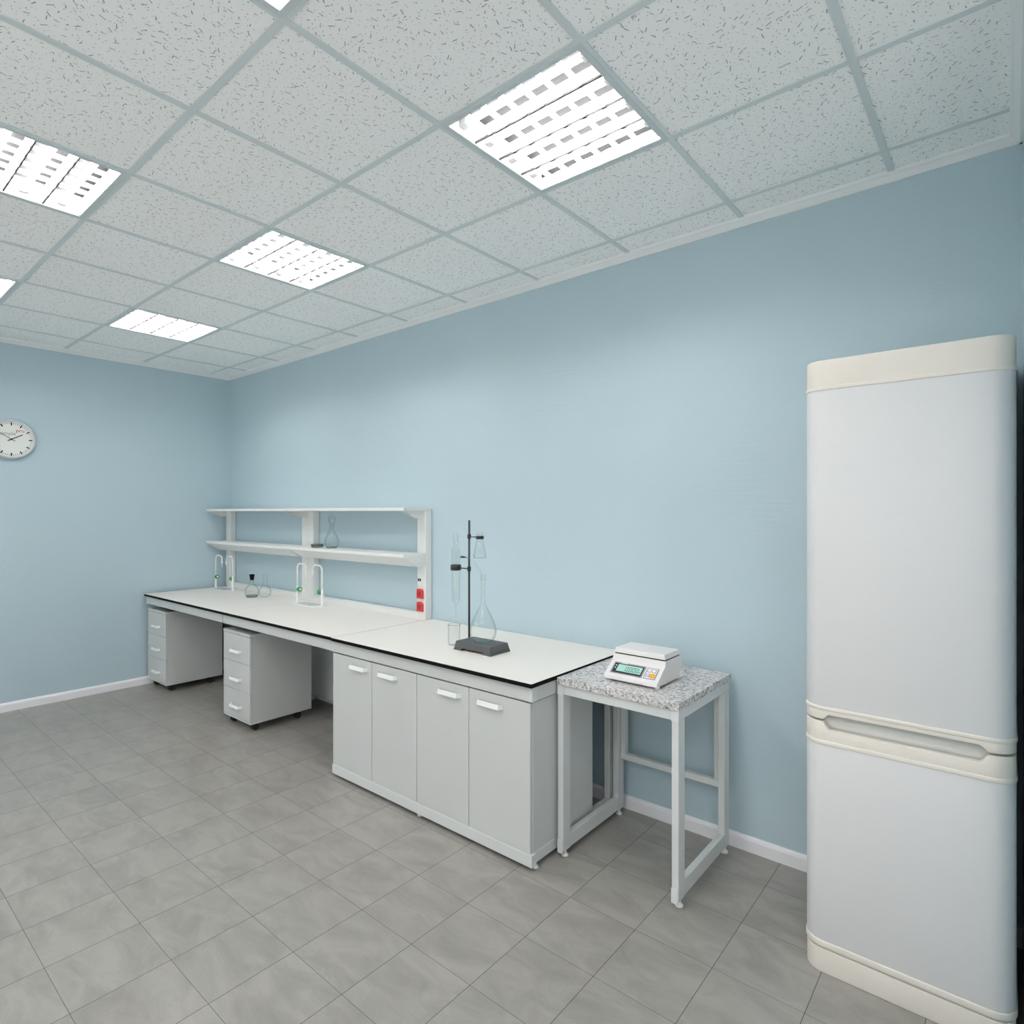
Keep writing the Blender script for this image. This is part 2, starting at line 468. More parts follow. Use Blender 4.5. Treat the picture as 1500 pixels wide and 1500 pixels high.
# ------------------------------------------------------------------ ceiling lights
def make_lamp(loc, label):
    # recessed louvre light; local origin at the cell centre on the ceiling plane
    t = thing('ceiling_light', label, 'ceiling light', loc, 'recessed louvre ceiling lights')
    cx, cy, cz = loc
    w = 0.298; wi = 0.276
    f = MB()
    for (x0, x1, y0, y1) in ((-w, w, -w, -wi), (-w, w, wi, w), (-w, -wi, -wi, wi), (wi, w, -wi, wi)):
        f.box(cx+x0, cx+x1, cy+y0, cy+y1, cz-0.007, cz+0.012)
    obj('frame', f, 'framew', t, 0.002)
    h = MB()
    zt = cz + 0.066
    obj('gear_tray', MB().box(cx-w+0.004, cx+w-0.004, cy-w+0.004, cy+w-0.004, zt, zt+0.006), 'tray', t)  # top plate darkened in colour so that it looks unlit
    for (x0, x1, y0, y1) in ((-wi-0.004, wi+0.004, -wi-0.004, -wi), (-wi-0.004, wi+0.004, wi, wi+0.004), (-wi-0.004, -wi, -wi, wi), (wi, wi+0.004, -wi, wi)):
        h.box(cx+x0, cx+x1, cy+y0, cy+y1, cz+0.012, zt, 0 if x1 - x0 > 0.1 else 1)  # long side walls take the same painted shade as the top plate
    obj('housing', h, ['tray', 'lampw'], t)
    pitch = 2 * wi / 4
    for k in range(4):
        yc = cy - wi + pitch * (k + 0.5)
        hw = pitch / 2
        # curved side reflectors of one trough
        r = MB()
        for s in (-1, 1):
            prev = None
            for q in range(7):
                u = q / 6
                yy = yc + s * (hw - 0.001 - 0.016 * u ** 1.6)
                zz = cz - 0.002 + 0.034 * u
                row = [r.bm.verts.new((cx - wi + 0.001, yy, zz)), r.bm.verts.new((cx + wi - 0.001, yy, zz))]
                if prev: r.face([prev[0], prev[1], row[1], row[0]], 0, True)
                prev = row
        obj('reflector', r, 'refl', t)
        # white cross blades, wedge shaped
        b = MB()
        for n in range(6):
            xb = cx - wi + 2 * wi * (n + 1) / 7
            b.prism([(xb - 0.0085, cz - 0.002), (xb + 0.0085, cz - 0.002), (xb + 0.002, cz + 0.015), (xb - 0.002, cz + 0.015)], 'y', yc - hw + 0.004, yc + hw - 0.004)
        obj('louvre', b, 'louvre', t)
        tb = obj('fluorescent_tube', MB().lathe([(0.012, -wi + 0.03), (0.012, wi - 0.03)], (cx, yc, cz + 0.033), 16, 0, 'x'), 'tube', t)
        for s in (-1, 1):
            x0 = cx + s * (wi - 0.016)
            obj('lamp_holder', MB().box(x0 - 0.014, x0 + 0.014, yc - 0.014, yc + 0.014, cz + 0.019, zt), 'lampw', tb, 0.003)
    dv = MB()
    for k in range(1, 4):
        yy = cy - wi + pitch * k
        dv.box(cx - wi, cx + wi, yy - 0.0022, yy + 0.0022, cz - 0.0035, cz + 0.004)
    obj('divider_edging', dv, 'lampd', t)
    return t

LAMP_LABEL = {
    (3, 1): 'largest-looking square louvre ceiling light, above the granite-topped table',
    (0, 1): 'middle one of the three louvre ceiling lights in the row beside the long wall',
    (-3, 1): 'small-looking square louvre ceiling light by the room corner, in the row beside the long wall',
    (3, 3): 'louvre ceiling light cut off by the top edge of the photo, only one corner showing',
    (0, 3): 'larger of two louvre ceiling lights cut off by the photo edge above the clock',
    (-3, 3): 'louvre ceiling light by the clock wall, only a small sliver showing',
}
proto = None
SIDE = {-3: 'close to the clock wall', 0: 'second from the clock wall', 3: 'third from the clock wall', 6: 'above the side recess'}
ROW = {1: 'first row from the long wall', 3: 'second row from the long wall', 5: 'third row from the long wall', 7: 'last row from the long wall'}
for (i, j) in [(3, 1)] + [c for c in LAMPS if c != (3, 1)]:
    c = (GX0 + T * (i + 0.5), GY0 - T * (j + 0.5), H - 0.0)
    if i == 6 and j == 1: continue
    lab = LAMP_LABEL.get((i, j), 'louvre ceiling light ' + SIDE[i] + ', ' + ROW[j])
    if proto is None: proto = make_lamp(c, lab)
    else: copy_tree(proto, c, lab)
if True:   # the cell at the return wall carries no light: close it with a plain tile
    x0, y1 = GX0 + T * 6, GY0 - T * 1
    struct('ceiling_tile', MB().box(x0, x0 + T, y1 - T, y1, H, H + 0.015), 'ceiling')

# ------------------------------------------------------------------ lab benches
ZW = 0.845
def handle(name, parent, xc, y, z, w=0.16, d=0.028, h=0.022, mat='gripw'):
    m = MB()
    o = [(-w/2, 0.0), (-w/2 + 0.014, -d), (w/2 - 0.014, -d), (w/2, 0.0)]
    i = [(w/2 - 0.006, 0.0), (w/2 - 0.018, -d + 0.005), (-w/2 + 0.018, -d + 0.005), (-w/2 + 0.006, 0.0)]
    pr = o + i
    n = len(pr)
    # the grip leans forward towards its lower edge
    A = [m.bm.verts.new((xc + p[0], y + p[1] * 0.72, z + h/2)) for p in pr]
    B = [m.bm.verts.new((xc + p[0], y + p[1], z - h/2)) for p in pr]
    quads = ((0,1,6,7),(1,2,5,6),(2,3,4,5))
    for a,b,c,dd in quads:
        m.face([A[a],A[b],A[c],A[dd]]); m.face([B[a],B[b],B[c],B[dd]])
    for k in range(n):
        j = (k + 1) % n
        m.face([A[k],A[j],B[j],B[k]])
    return obj(name, m, mat, parent, 0.0015)

def worktop(parent, x0, x1, y0, y1):
    return obj('worktop', MB().box(x0, x1, y0, y1, ZW - 0.020, ZW - 0.0012, 1).box(x0, x1, y0, y1, ZW - 0.0012, ZW, 0), ['top', 'black'], parent)

SEAM1, SEAM2 = 1.575, 3.052
def make_bench(x0, x1, label, xr=None):
    xr = x1 if xr is None else xr
    t = thing('lab_bench', label, 'lab bench', ((x0+x1)/2, -0.41, 0), 'white laboratory benches along the wall')
    worktop(t, x0 + 0.003, x1 - 0.003, -0.812, -0.004)
    obj('apron', MB().box(x0 + 0.012, xr - 0.001, -0.796, -0.778, 0.757, 0.8245), 'cab', t, 0.001)
    obj('modesty_panel', MB().box(x0 + 0.05, xr - 0.05, -0.105, -0.087, 0.072, 0.79), 'cab', t, 0.001)
    for xx in (x0 + 0.012, xr - 0.052):
        obj('leg', MB().box(xx, xx + 0.04, -0.085, -0.035, 0.0, 0.8245), 'steel', t, 0.002)
        obj('side_rail', MB().box(xx, xx + 0.04, -0.778, -0.085, 0.775, 0.8245), 'steel', t, 0.002)
    return t
make_bench(0.040, SEAM1, 'white-topped lab bench in the room corner, over the drawer pedestal beside the clock wall')
make_bench(SEAM1, SEAM2, 'middle white-topped lab bench, between the corner bench and the four-door cabinet', SEAM2 - 0.0165)

# four-door cabinet bench
CX0, CX1 = SEAM2 - 0.016, 4.556
t = thing('cabinet_bench', 'white lab bench with four grey-white cupboard doors, carrying the retort stand', 'cabinet', (3.8, -0.41, 0), )
worktop(t, SEAM2 + 0.003, 4.579, -0.821, -0.004)
ap = obj('apron', MB().box(CX0, 4.568, -0.802, -0.784, 0.757, 0.8245).box(4.550, 4.567, -0.784, -0.06, 0.757, 0.8245), 'cab', t, 0.001)
obj('corner_post', MB().box(4.5505, 4.5685, -0.8025, -0.765, 0.7565, 0.8248), 'steel', t, 0.001)
obj('carcass', MB().box(CX0 + 0.002, CX1, -0.779, -0.285, 0.076, 0.750), 'cab', t, 0.001)
obj('plinth', MB().box(CX0, 4.562, -0.802, -0.772, 0.022, 0.076), 'steel', t, 0.0015)
obj('plinth_end_cap', MB().box(4.556, 4.5665, -0.8025, -0.772, 0.0215, 0.0775), 'steel', t, 0.0015)
for xx in (CX0, 4.527):
    obj('side_rail', MB().box(xx, xx + 0.03, -0.772, -0.062, 0.026, 0.076), 'steel', t, 0.002)
    obj('leg', MB().box(xx, xx + 0.03, -0.122, -0.062, 0.076, 0.757), 'steel', t, 0.002)
obj('shadow_gap_rail', MB().box(CX0 + 0.03, CX1 - 0.035, -0.745, -0.29, 0.749, 0.758), 'cab', t)
DX = [CX0 + 0.001, 3.417, 3.798, 4.176, CX1 - 0.001]
HXC = [3.300, 3.564, 4.046, 4.317]
for k in range(4):
    d = obj('door', MB().box(DX[k] + 0.002, DX[k+1] - 0.002, -0.797, -0.780, 0.078, 0.748), 'cab', t, 0.001)
    handle('handle', d, HXC[k], -0.797, 0.700)
for (x, y) in ((4.545, -0.752), (3.80, -0.772), (CX0 + 0.025, -0.752), (4.542, -0.090), (CX0 + 0.02, -0.085)):
    obj('foot', MB().lathe([(0.0, 0.0), (0.017, 0.0), (0.017, 0.006), (0.008, 0.010), (0.007, 0.026)], (x, y, 0), 16), 'plastic', t)

# ------------------------------------------------------------------ drawer pedestals
def make_pedestal(x0, label):
    x1 = x0 + 0.412
    yF, yB = -0.780, -0.285
    t = thing('drawer_pedestal', label, 'drawer unit', ((x0+x1)/2, (yF+yB)/2, 0), 'mobile drawer pedestals')
    obj('carcass', MB().box(x0, x1, yF + 0.020, yB, 0.076, 0.692), 'cab', t, 0.001)
    obj('top_panel', MB().box(x0 - 0.002, x1 + 0.002, yF - 0.001, yB, 0.6925, 0.7125), 'cab', t, 0.0012)
    obj('bottom_panel', MB().box(x0 - 0.002, x1 + 0.002, yF + 0.002, yB, 0.060, 0.0758), 'cab', t, 0.0012)
    zs = [0.0775, 0.280, 0.486, 0.690]
    for k in range(3):
        d = obj('drawer', MB().box(x0 + 0.001, x1 - 0.001, yF, yF + 0.018, zs[k] + 0.0018, zs[k+1] - 0.0018), 'cab', t, 0.001)
        handle('handle', d, (x0 + x1) / 2 + 0.002, yF, zs[k] + 0.083, 0.155, 0.030, 0.020)
    for (x, y, m) in ((x0 + 0.055, yF + 0.055, 'chrome'), (x1 - 0.055, yF + 0.065, 'rubber'), (x0 + 0.055, yB - 0.075, 'rubber'), (x1 - 0.045, yB - 0.095, 'rubber')):  # one bracket chrome, the others coloured dark for the shadow they stand in
        c = MB()
        for s in (-1, 1):
            c.cyl((x + s * 0.011 - 0.007, y, 0.023), 0.023, 0.014, 'x', 20)
        w = obj('caster', c, 'rubber', t)
        br = MB().prism([(y - 0.016, 0.024), (y + 0.010, 0.024), (y + 0.020, 0.060), (y - 0.020, 0.060)], 'x', x - 0.0038, x + 0.0038).cyl((x, y, 0.052), 0.014, 0.008)
        obj('bracket', br, m, w)
    return t
make_pedestal(0.043, 'three-drawer white pedestal on casters under the corner bench, beside the clock wall')
make_pedestal(1.563, 'three-drawer white pedestal on casters under the middle bench, beside the four-door cabinet')

# ------------------------------------------------------------------ shelf racks on the benches
def make_rack(x0, x1, label, sockets):
    t = thing('shelf_rack', label, 'shelf rack', ((x0+x1)/2, -0.03, ZW), 'double shelf racks on the benches')
    for xa in (x0, x1 - 0.088):
        u = MB().prism([(xa, -0.004), (xa, -0.058), (xa + 0.004, -0.062), (xa + 0.084, -0.062), (xa + 0.088, -0.058), (xa + 0.088, -0.004)], 'z', ZW, 1.607)
        obj('upright', u, 'rackp', t, 0.0008)
    obj('back_rail', MB().prism([(-0.006, ZW), (-0.060, ZW), (-0.057, ZW + 0.030), (-0.040, ZW + 0.044), (-0.006, ZW + 0.044)], 'x', x0 + 0.0882, x1 - 0.0882), 'rackp', t, 0.001)
    # upper shelf on two brackets
    s = obj('upper_shelf', MB().box(x0, x1, -0.258, -0.004, 1.608, 1.630), 'rackp', t, 0.0012)
    for xa, dx in ((x0 + 0.003, 0.004), (x1 - 0.040, 0.004)):
        b = MB().prism([(-0.240, 1.6075), (-0.122, 1.556), (-0.0625, 1.556), (-0.0625, 1.6075)], 'x', xa, xa + dx)
        b.prism([(-0.240, 1.6075), (-0.122, 1.556), (-0.122, 1.5595), (-0.232, 1.6075)], 'x', xa - 0.014 if xa > (x0+x1)/2 else xa, xa + (dx if xa > (x0+x1)/2 else 0.018))
        obj('bracket', b, 'rackp', s, 0.0005)
    # lower shelf with a closed sloping underside
    s = obj('lower_shelf', MB().box(x0, x1, -0.258, -0.0625, 1.290, 1.312), 'rackp', t, 0.0012)
    obj('sloping_underside', MB().prism([(-0.246, 1.2895), (-0.124, 1.219), (-0.0625, 1.219), (-0.0625, 1.2895)], 'x', x0 + 0.022, x1 - 0.022), 'rackp', s, 0.001)
    for xa in (x0, x1 - 0.0035):
        obj('bracket', MB().prism([(-0.250, 1.2895), (-0.124, 1.217), (-0.0625, 1.217), (-0.0625, 1.2895)], 'x', xa + 0.0, xa + 0.0035), 'rackp', s)
    if sockets:
        xc = x1 - 0.048
        for zc in (1.026, 0.934):
            k = obj('power_socket', MB().prism([(xc - 0.030, zc - 0.034), (xc + 0.030, zc - 0.034), (xc + 0.030, zc + 0.020), (xc + 0.018, zc + 0.034), (xc - 0.022, zc + 0.034), (xc - 0.030, zc + 0.026)], 'y', -0.078, -0.0615), 'red', t, 0.003)
            k['label'] = 'red socket'
            obj('socket_recess', MB().cyl((xc, -0.079, zc), 0.020, 0.0012, 'y', 20).box(xc - 0.003, xc + 0.003, -0.0795, -0.078, zc - 0.012, zc + 0.012), 'redd', k)
        k = obj('switch_plate', MB().box(xc - 0.031, xc + 0.024, -0.066, -0.0615, 1.085, 1.145), 'plastic', t, 0.001)
        for q in (-0.019, -0.001):
            obj('black_slot', MB().box(xc + q - 0.006, xc + q + 0.006, -0.0675, -0.0655, 1.112, 1.132), 'black', k)
    return t
make_rack(0.044, 1.548, 'white two-shelf rack standing in the room corner, its shelves empty', False)
make_rack(1.552, 3.050, 'white two-shelf rack with red sockets, carrying the stoppered flask and glass dish', True)

# ------------------------------------------------------------------ cup sinks and gooseneck taps
def make_sink(xc, label):
    t = thing('cup_sink', label, 'sink', (xc, -0.187, ZW), 'cup sinks set in the benches')
    n = 40
    pl = MB()
    out, inn, low = [], [], []
    for k in range(n):
        a = 2 * PI * k / n
        ca, sa = math.cos(a), math.sin(a)
        e = 0.55
        sx = math.copysign(abs(ca) ** e, ca); sy = math.copysign(abs(sa) ** e, sa)
        out.append((xc + 0.205 * sx, -0.187 + 0.075 * sy))
        inn.append((xc + 0.128 * sx, -0.187 + 0.056 * sy))
        low.append((xc + 0.112 * sx, -0.187 + 0.044 * sy))
    rings = []
    for pts, z in ((out, ZW), (out, ZW + 0.003), (inn, ZW + 0.004), (low, ZW + 0.0006)):
        rings.append([pl.bm.verts.new((x, y, z)) for x, y in pts])
    for q, (R0, R1) in enumerate(zip(rings, rings[1:])):
        for k in range(n):
            j = (k + 1) % n
            pl.face([R0[k], R0[j], R1[j], R1[k]], 1 if q == 2 else 0)
    pl.face(rings[-1], 1)
    b = obj('basin', pl, ['plastic', 'sinkg'], t, normals=False)
    obj('drain', MB().cyl((xc, -0.187, ZW + 0.0007), 0.018, 0.0012), 'chrome', t)
    return t
make_sink(0.275, 'shallow white cup sink on the corner bench, between its two gooseneck taps')
make_sink(1.786, 'shallow white cup sink on the middle bench, between its two gooseneck taps')

def make_tap(loc, label):
    t = thing('gooseneck_tap', label, 'tap', loc, 'gooseneck laboratory taps')
    x, y, z = loc
    obj('standpipe', MB().lathe([(0.0, 0), (0.013, 0), (0.013, 0.006), (0.0095, 0.010), (0.0095, 0.132), (0.006, 0.138), (0.0, 0.138)], loc, 20), 'plastic', t)
    pts = [(x, y, z + 0.13)]
    zt = z + 0.322; R = 0.042; w = 0.134
    for q in range(9):
        a = PI - q * PI / 16
        pts.append((x + R + R * math.cos(a), y, zt - R + R * math.sin(a)))
    for q in range(9):
        a = PI / 2 - q * PI / 16
        pts.append((x + w - R + R * math.cos(a), y, zt - R + R * math.sin(a)))
    pts.append((x + w, y, z + 0.262))
    obj('spout', MB().tube(pts, 0.0066), 'plastic', t)
    obj('hose_nozzle', MB().lathe([(0.0, 0.264), (0.010, 0.264), (0.011, 0.256), (0.008, 0.250), (0.0095, 0.247), (0.004, 0.242), (0.0036, 0.212), (0.0, 0.212)], (x + w, y, z), 16), 'plastic', t)
    k = obj('handwheel', MB().lathe([(0.0, 0.010), (0.006, 0.010), (0.006, 0.016), (0.0180, 0.018), (0.0195, 0.030), (0.0185, 0.050), (0.012, 0.0515), (0.0, 0.0515)], (x, y - 0.004, z + 0.109), 14, 0, 'x'), 'green', t)
    obj('cap', MB().lathe([(0.0105, 0.0512), (0.010, 0.054), (0.0, 0.0545)], (x, y - 0.004, z + 0.109), 18, 0, 'x'), 'keyw', k)
    return t
tp = make_tap((1.604, -0.186, ZW + 0.003), 'gooseneck tap with green handwheel on the middle bench, beside the bench seam')
copy_tree(tp, (1.968, -0.186, ZW + 0.003), 'gooseneck tap with green handwheel on the middle bench, away from the bench seam', PI)
copy_tree(tp, (0.098, -0.188, ZW + 0.003), 'gooseneck tap with green handwheel on the corner bench, next to the clock wall')
copy_tree(tp, (0.447, -0.182, ZW + 0.003), 'gooseneck tap with green handwheel on the corner bench, on the side towards the black-stoppered flask', PI)

# ------------------------------------------------------------------ glassware on bench and shelf
def gl(name, prof, c, mat, parent=None, seg=32):
    return obj(name, MB().lathe(prof, c, seg), mat, parent)

c = (1.012, -0.279, ZW)
t = thing('round_flask', 'squat greenish glass flask closed with a black stopper, on the corner bench', 'flask', c)
gl('flask_body', [(0.0, 0.004), (0.044, 0.004), (0.049, 0.012), (0.056, 0.032), (0.058, 0.052), (0.054, 0.074), (0.042, 0.094), (0.026, 0.108), (0.017, 0.117), (0.0165, 0.155), (0.019, 0.158)], c, 'glassg', t)
gl('thick_base', [(0.0, 0.0005), (0.045, 0.0005), (0.047, 0.004), (0.048, 0.018), (0.0, 0.018)], c, 'glassd', t)
gl('stopper', [(0.0, 0.150), (0.0145, 0.150), (0.0225, 0.200), (0.021, 0.202), (0.0, 0.202)], c, 'black', t)
c = (1.121, -0.215, ZW)
t = thing('round_flask', 'small open clear round flask with thin neck, behind the black-stoppered one', 'flask', c)
gl('flask_body', [(0.0, 0.001), (0.020, 0.002), (0.036, 0.012), (0.048, 0.030), (0.0525, 0.052), (0.048, 0.074), (0.036, 0.092), (0.0215, 0.103), (0.0195, 0.115), (0.0195, 0.203), (0.021, 0.206)], c, 'glass', t)

c = (2.047, -0.150, 1.312)
t = thing('flask', 'clear pear-shaped flask with a bulb stopper on the lower shelf', 'flask', c)
gl('flask_body', [(0.0, 0.002), (0.038, 0.002), (0.046, 0.010), (0.054, 0.030), (0.056, 0.050), (0.052, 0.072), (0.042, 0.098), (0.028, 0.124), (0.019, 0.142), (0.0165, 0.160), (0.0165, 0.198), (0.018, 0.200)], c, 'glassg', t)
gl('thick_base', [(0.0, 0.0005), (0.036, 0.0005), (0.040, 0.004), (0.040, 0.014), (0.0, 0.014)], c, 'glassd', t)
gl('stopper', [(0.0, 0.150), (0.010, 0.152), (0.0135, 0.200), (0.026, 0.212), (0.029, 0.232), (0.025, 0.250), (0.010, 0.259), (0.0045, 0.264), (0.0035, 0.288), (0.0, 0.289)], c, 'glassg', t)
c = (1.872, -0.170, 1.312)
t = thing('glass_dish', 'shallow round glass dish on the lower shelf, beside the stoppered flask', 'dish', c)
gl('dish_bowl', [(0.0, 0.001), (0.044, 0.001), (0.047, 0.004), (0.047, 0.026), (0.0445, 0.026), (0.0445, 0.008), (0.0, 0.007)], c, 'glassd', t)
gl('lid', [(0.0, 0.030), (0.0485, 0.030), (0.050, 0.028), (0.050, 0.016)], c, 'glassg', t)

# ------------------------------------------------------------------ retort stand and its apparatus
t = thing('retort_stand', 'black retort stand with a dark grey cast base, on the cabinet bench', 'retort stand', (3.97, -0.485, ZW))
bm_ = MB()
x0, x1, y0, y1, zt = 3.836, 4.110, -0.567, -0.402, ZW + 0.048
ins = 0.011
zb = ZW + 0.012
bm_.hexa([(x0+0.003,y0+0.003,zb),(x1-0.003,y0+0.003,zb),(x1-0.003,y1-0.003,zb),(x0+0.003,y1-0.003,zb),(x0+ins,y0+ins,zt),(x1-ins,y0+ins,zt),(x1-ins,y1-ins,zt),(x0+ins,y1-ins,zt)])
for (a, b) in ((x0, x0 + 0.062), (x1 - 0.062, x1)):
    bm_.hexa([(a,y0,ZW),(b,y0,ZW),(b,y1,ZW),(a,y1,ZW),(a + (0.003 if a == x0 else 0),y0+0.003,zb),(b - (0.003 if b == x1 else 0),y0+0.003,zb),(b - (0.003 if b == x1 else 0),y1-0.003,zb),(a + (0.003 if a == x0 else 0),y1-0.003,zb)])
obj('base', bm_, 'iron', t, 0.003)
RX, RY = 3.812 + 0.012, -0.428
obj('rod', MB().tube([(RX, RY, zt - 0.01), (RX, RY, 1.553)], 0.0060), 'blackm', t)
def boss(z):
    return MB().lathe([(0.0065, z - 0.013), (0.0105, z - 0.013), (0.0105, z + 0.013), (0.0065, z + 0.013)], (RX, RY, 0), 8, smooth=False)
def jaw(xc, yc, z, r, h):
    return MB().lathe([(r - 0.006, z - h), (r, z - h), (r, z + h), (r - 0.006, z + h)], (xc, yc, 0), 24, closed=True)
CXB, CYB = 3.751, -0.462          # condenser axis
EXC, EYC = 3.918, -0.440          # conical flask axis
k = obj('clamp', boss(1.277).tube([(RX - 0.010, RY, 1.277), (CXB + 0.026, CYB + 0.006, 1.281)], 0.0032), 'blackm', t)
obj('jaw', jaw(CXB, CYB, 1.283, 0.0305, 0.0155), 'blackm', k)
k = obj('clamp', boss(1.461).tube([(RX + 0.010, RY, 1.460), (EXC - 0.018, EYC, 1.459)], 0.0028), 'blackm', t)
obj('jaw', jaw(EXC, EYC, 1.458, 0.0225, 0.0085), 'blackm', k)
k = obj('thumbscrew', MB().tube([(RX + 0.006, RY, 1.338), (RX - 0.036, RY + 0.004, 1.339)], 0.0028), 'chrome', t)
obj('knob', MB().lathe([(0.0, -0.078), (0.005, -0.076), (0.0062, -0.066), (0.0055, -0.050), (0.003, -0.036), (0.0, -0.034)], (RX + 0.004, RY + 0.005, 1.341), 14, 0, 'x'), 'blackm', k)

t = thing('dropping_condenser', 'tall clear glass condenser tube held in the lower clamp, above the beaker', 'condenser', (CXB, CYB, 0.998))
gl('glass_jacket', [(0.0015, 0.998), (0.003, 1.072), (0.010, 1.080), (0.019, 1.092), (0.0222, 1.106), (0.0222, 1.386), (0.019, 1.394), (0.010, 1.400), (0.009, 1.412), (0.0135, 1.424), (0.0140, 1.476)], (CXB, CYB, 0), 'glass', t)
gl('inner_tube', [(0.0065, 1.095), (0.0065, 1.385)], (CXB, CYB, 0), 'glass', t, 16)
gl('drip_stem', [(0.0026, 0.985), (0.0026, 1.072)], (CXB, CYB, 0), 'glass', t, 10)

t = thing('conical_flask', 'small clear conical flask hanging in the upper clamp', 'flask', (EXC, EYC, 1.340))
gl('flask_body', [(0.0, 1.344), (0.032, 1.344), (0.0355, 1.349), (0.0345, 1.362), (0.018, 1.444), (0.0150, 1.452), (0.0150, 1.480), (0.0175, 1.484)], (EXC, EYC, 0), 'glass', t)

t = thing('volumetric_flask', 'large clear pear-shaped flask with long neck on the stand base', 'flask', (3.988, -0.490, zt))
FX, FY = 3.988, -0.490
gl('flask_body', [(0.0, 0.0015), (0.044, 0.002), (0.057, 0.010), (0.068, 0.030), (0.0735, 0.054), (0.0715, 0.078), (0.063, 0.106), (0.049, 0.138), (0.033, 0.168), (0.020, 0.192), (0.0125, 0.208), (0.0110, 0.226), (0.0110, 0.330), (0.0165, 0.334), (0.0165, 0.338), (0.0135, 0.340), (0.0140, 0.362), (0.0175, 0.368)], (FX, FY, zt), 'glass', t, 40)
gl('thick_base', [(0.0, 0.0008), (0.040, 0.001), (0.043, 0.003), (0.043, 0.006), (0.0, 0.006)], (FX, FY, zt), 'glass', t, 40)

BT = [(3.893, -0.462, 1.362), (3.897, -0.463, 1.345), (3.904, -0.466, 1.328), (3.918, -0.471, 1.309), (3.936, -0.478, 1.290), (3.957, -0.484, 1.283), (3.976, -0.489, 1.266), (3.983, -0.490, 1.245), (3.987, -0.490, 1.215), (3.988, -0.490, 1.190)]
o = obj('bent_tube', MB().tube(BT, 0.0030, 10, cap=False), 'glass', None, loc=BT[-1])
o['label'] = 'thin bent glass tube leading down into the neck of the large flask'; o['category'] = 'glass tube'

c = (3.762, -0.487, ZW)
t = thing('beaker', 'clear glass beaker beside the retort stand base, under the condenser tip', 'beaker', c)
gl('beaker_body', [(0.0, 0.002), (0.031, 0.002), (0.0345, 0.006), (0.0345, 0.112), (0.0375, 0.118), (0.0365, 0.119), (0.033, 0.112)], c, 'glass', t)

# ------------------------------------------------------------------ granite-topped table and scale
TX0, TX1, TY0, TY1 = 4.578, 5.170, -0.620, -0.058
t = thing('balance_table', 'white steel-framed table with a speckled grey granite top, holding the scale', 'table', ((TX0+TX1)/2, (TY0+TY1)/2, 0))
ZS = 0.835
obj('tabletop', MB().box(TX0 + 0.002, TX1 + 0.006, TY0 - 0.010, TY1 + 0.008, ZS - 0.032, ZS), 'granite', t, 0.0015)
for xa in (TX0, TX1 - 0.030):
    for ya in (TY0, TY1 - 0.060):
        l = obj('leg', MB().box(xa, xa + 0.030, ya, ya + 0.060, 0.030, 0.758), 'steel', t, 0.002)
        fx, fy = xa + 0.018, ya + (0.032 if ya == TY0 else 0.030)
        obj('foot', MB().lathe([(0.0, 0.0), (0.0165, 0.0), (0.0165, 0.006), (0.008, 0.011), (0.007, 0.032)], (fx, fy, 0), 16), 'plastic', l)
    obj('end_cap', MB().box(xa - 0.0015, xa + 0.0255, TY0 - 0.0025, TY0 + 0.002, 0.022, 0.083), 'cap', t, 0.001)
    obj('bottom_rail', MB().box(xa + 0.001, xa + 0.029, TY0 + 0.060, TY1 - 0.060, 0.032, 0.096), 'steel', t, 0.002)
    obj('side_rail', MB().box(xa + 0.0005, xa + 0.0295, TY0 + 0.004, TY1, 0.758, 0.800), 'steel', t, 0.002)
obj('front_rail', MB().box(TX0 + 0.030, TX1 - 0.030, TY0 + 0.002, TY0 + 0.032, 0.758, 0.800), 'steel', t, 0.002)
for xa in (TX0 - 0.001, TX1 - 0.031):
    obj('corner_cap', MB().box(xa, xa + 0.032, TY0 - 0.0025, TY0 + 0.006, 0.7545, 0.801), 'cap', t, 0.001)
for xa in (TX0 + 0.032, TX1 - 0.060):
    obj('back_upright', MB().box(xa, xa + 0.028, TY1 - 0.034, TY1 - 0.004, 0.298, 0.758), 'steel', t, 0.002)
obj('back_rail', MB().box(TX0 + 0.032, TX1 - 0.032, TY1 - 0.036, TY1 - 0.006, 0.298, 0.328), 'steel', t, 0.002)
obj('upper_back_rail', MB().box(TX0 + 0.030, TX1 - 0.030, TY1 - 0.034, TY1 - 0.004, 0.758, 0.800), 'steel', t, 0.002)

SX0, SX1 = 4.764, 5.028
t = thing('weighing_scale', 'white electronic weighing scale with a lit green display, on the granite table', 'scale', ((SX0+SX1)/2, -0.40, ZS))
zb = ZS + 0.008
obj('housing', MB().prism([(-0.523, zb + 0.004), (-0.520, zb), (-0.275, zb), (-0.268, zb + 0.006), (-0.270, 0.938), (-0.275, 0.941), (-0.434, 0.941), (-0.436, 0.938), (-0.440, 0.919), (-0.5195, 0.8605)], 'x', SX0, SX1), 'scale', t, 0.004, 3)
obj('gap_strip', MB().box(SX0 + 0.008, SX1 - 0.008, -0.430, -0.282, 0.940, 0.9475), 'black', t)
obj('weighing_pan', MB().hexa([(SX0 + 0.004, -0.437, 0.9465), (SX1 - 0.002, -0.437, 0.9465), (SX1 - 0.002, -0.277, 0.9465), (SX0 + 0.004, -0.277, 0.9465),
    (SX0 + 0.010, -0.432, 0.969), (SX1 - 0.008, -0.432, 0.969), (SX1 - 0.008, -0.283, 0.969), (SX0 + 0.010, -0.283, 0.969)]), 'scale', t, 0.003)
for (x, y) in ((SX0 + 0.02, -0.50), (SX1 - 0.01, -0.50), (SX0 + 0.02, -0.29), (SX1 - 0.01, -0.29)):
    obj('foot', MB().lathe([(0.0, 0), (0.010, 0), (0.012, 0.004), (0.010, 0.010), (0.0, 0.011)], (x, y, ZS), 16), 'plastic', t)
obj('level_post', MB().box(SX1, SX1 + 0.010, -0.300, -0.280, ZS + 0.010, ZS + 0.036), 'plastic', t, 0.002)
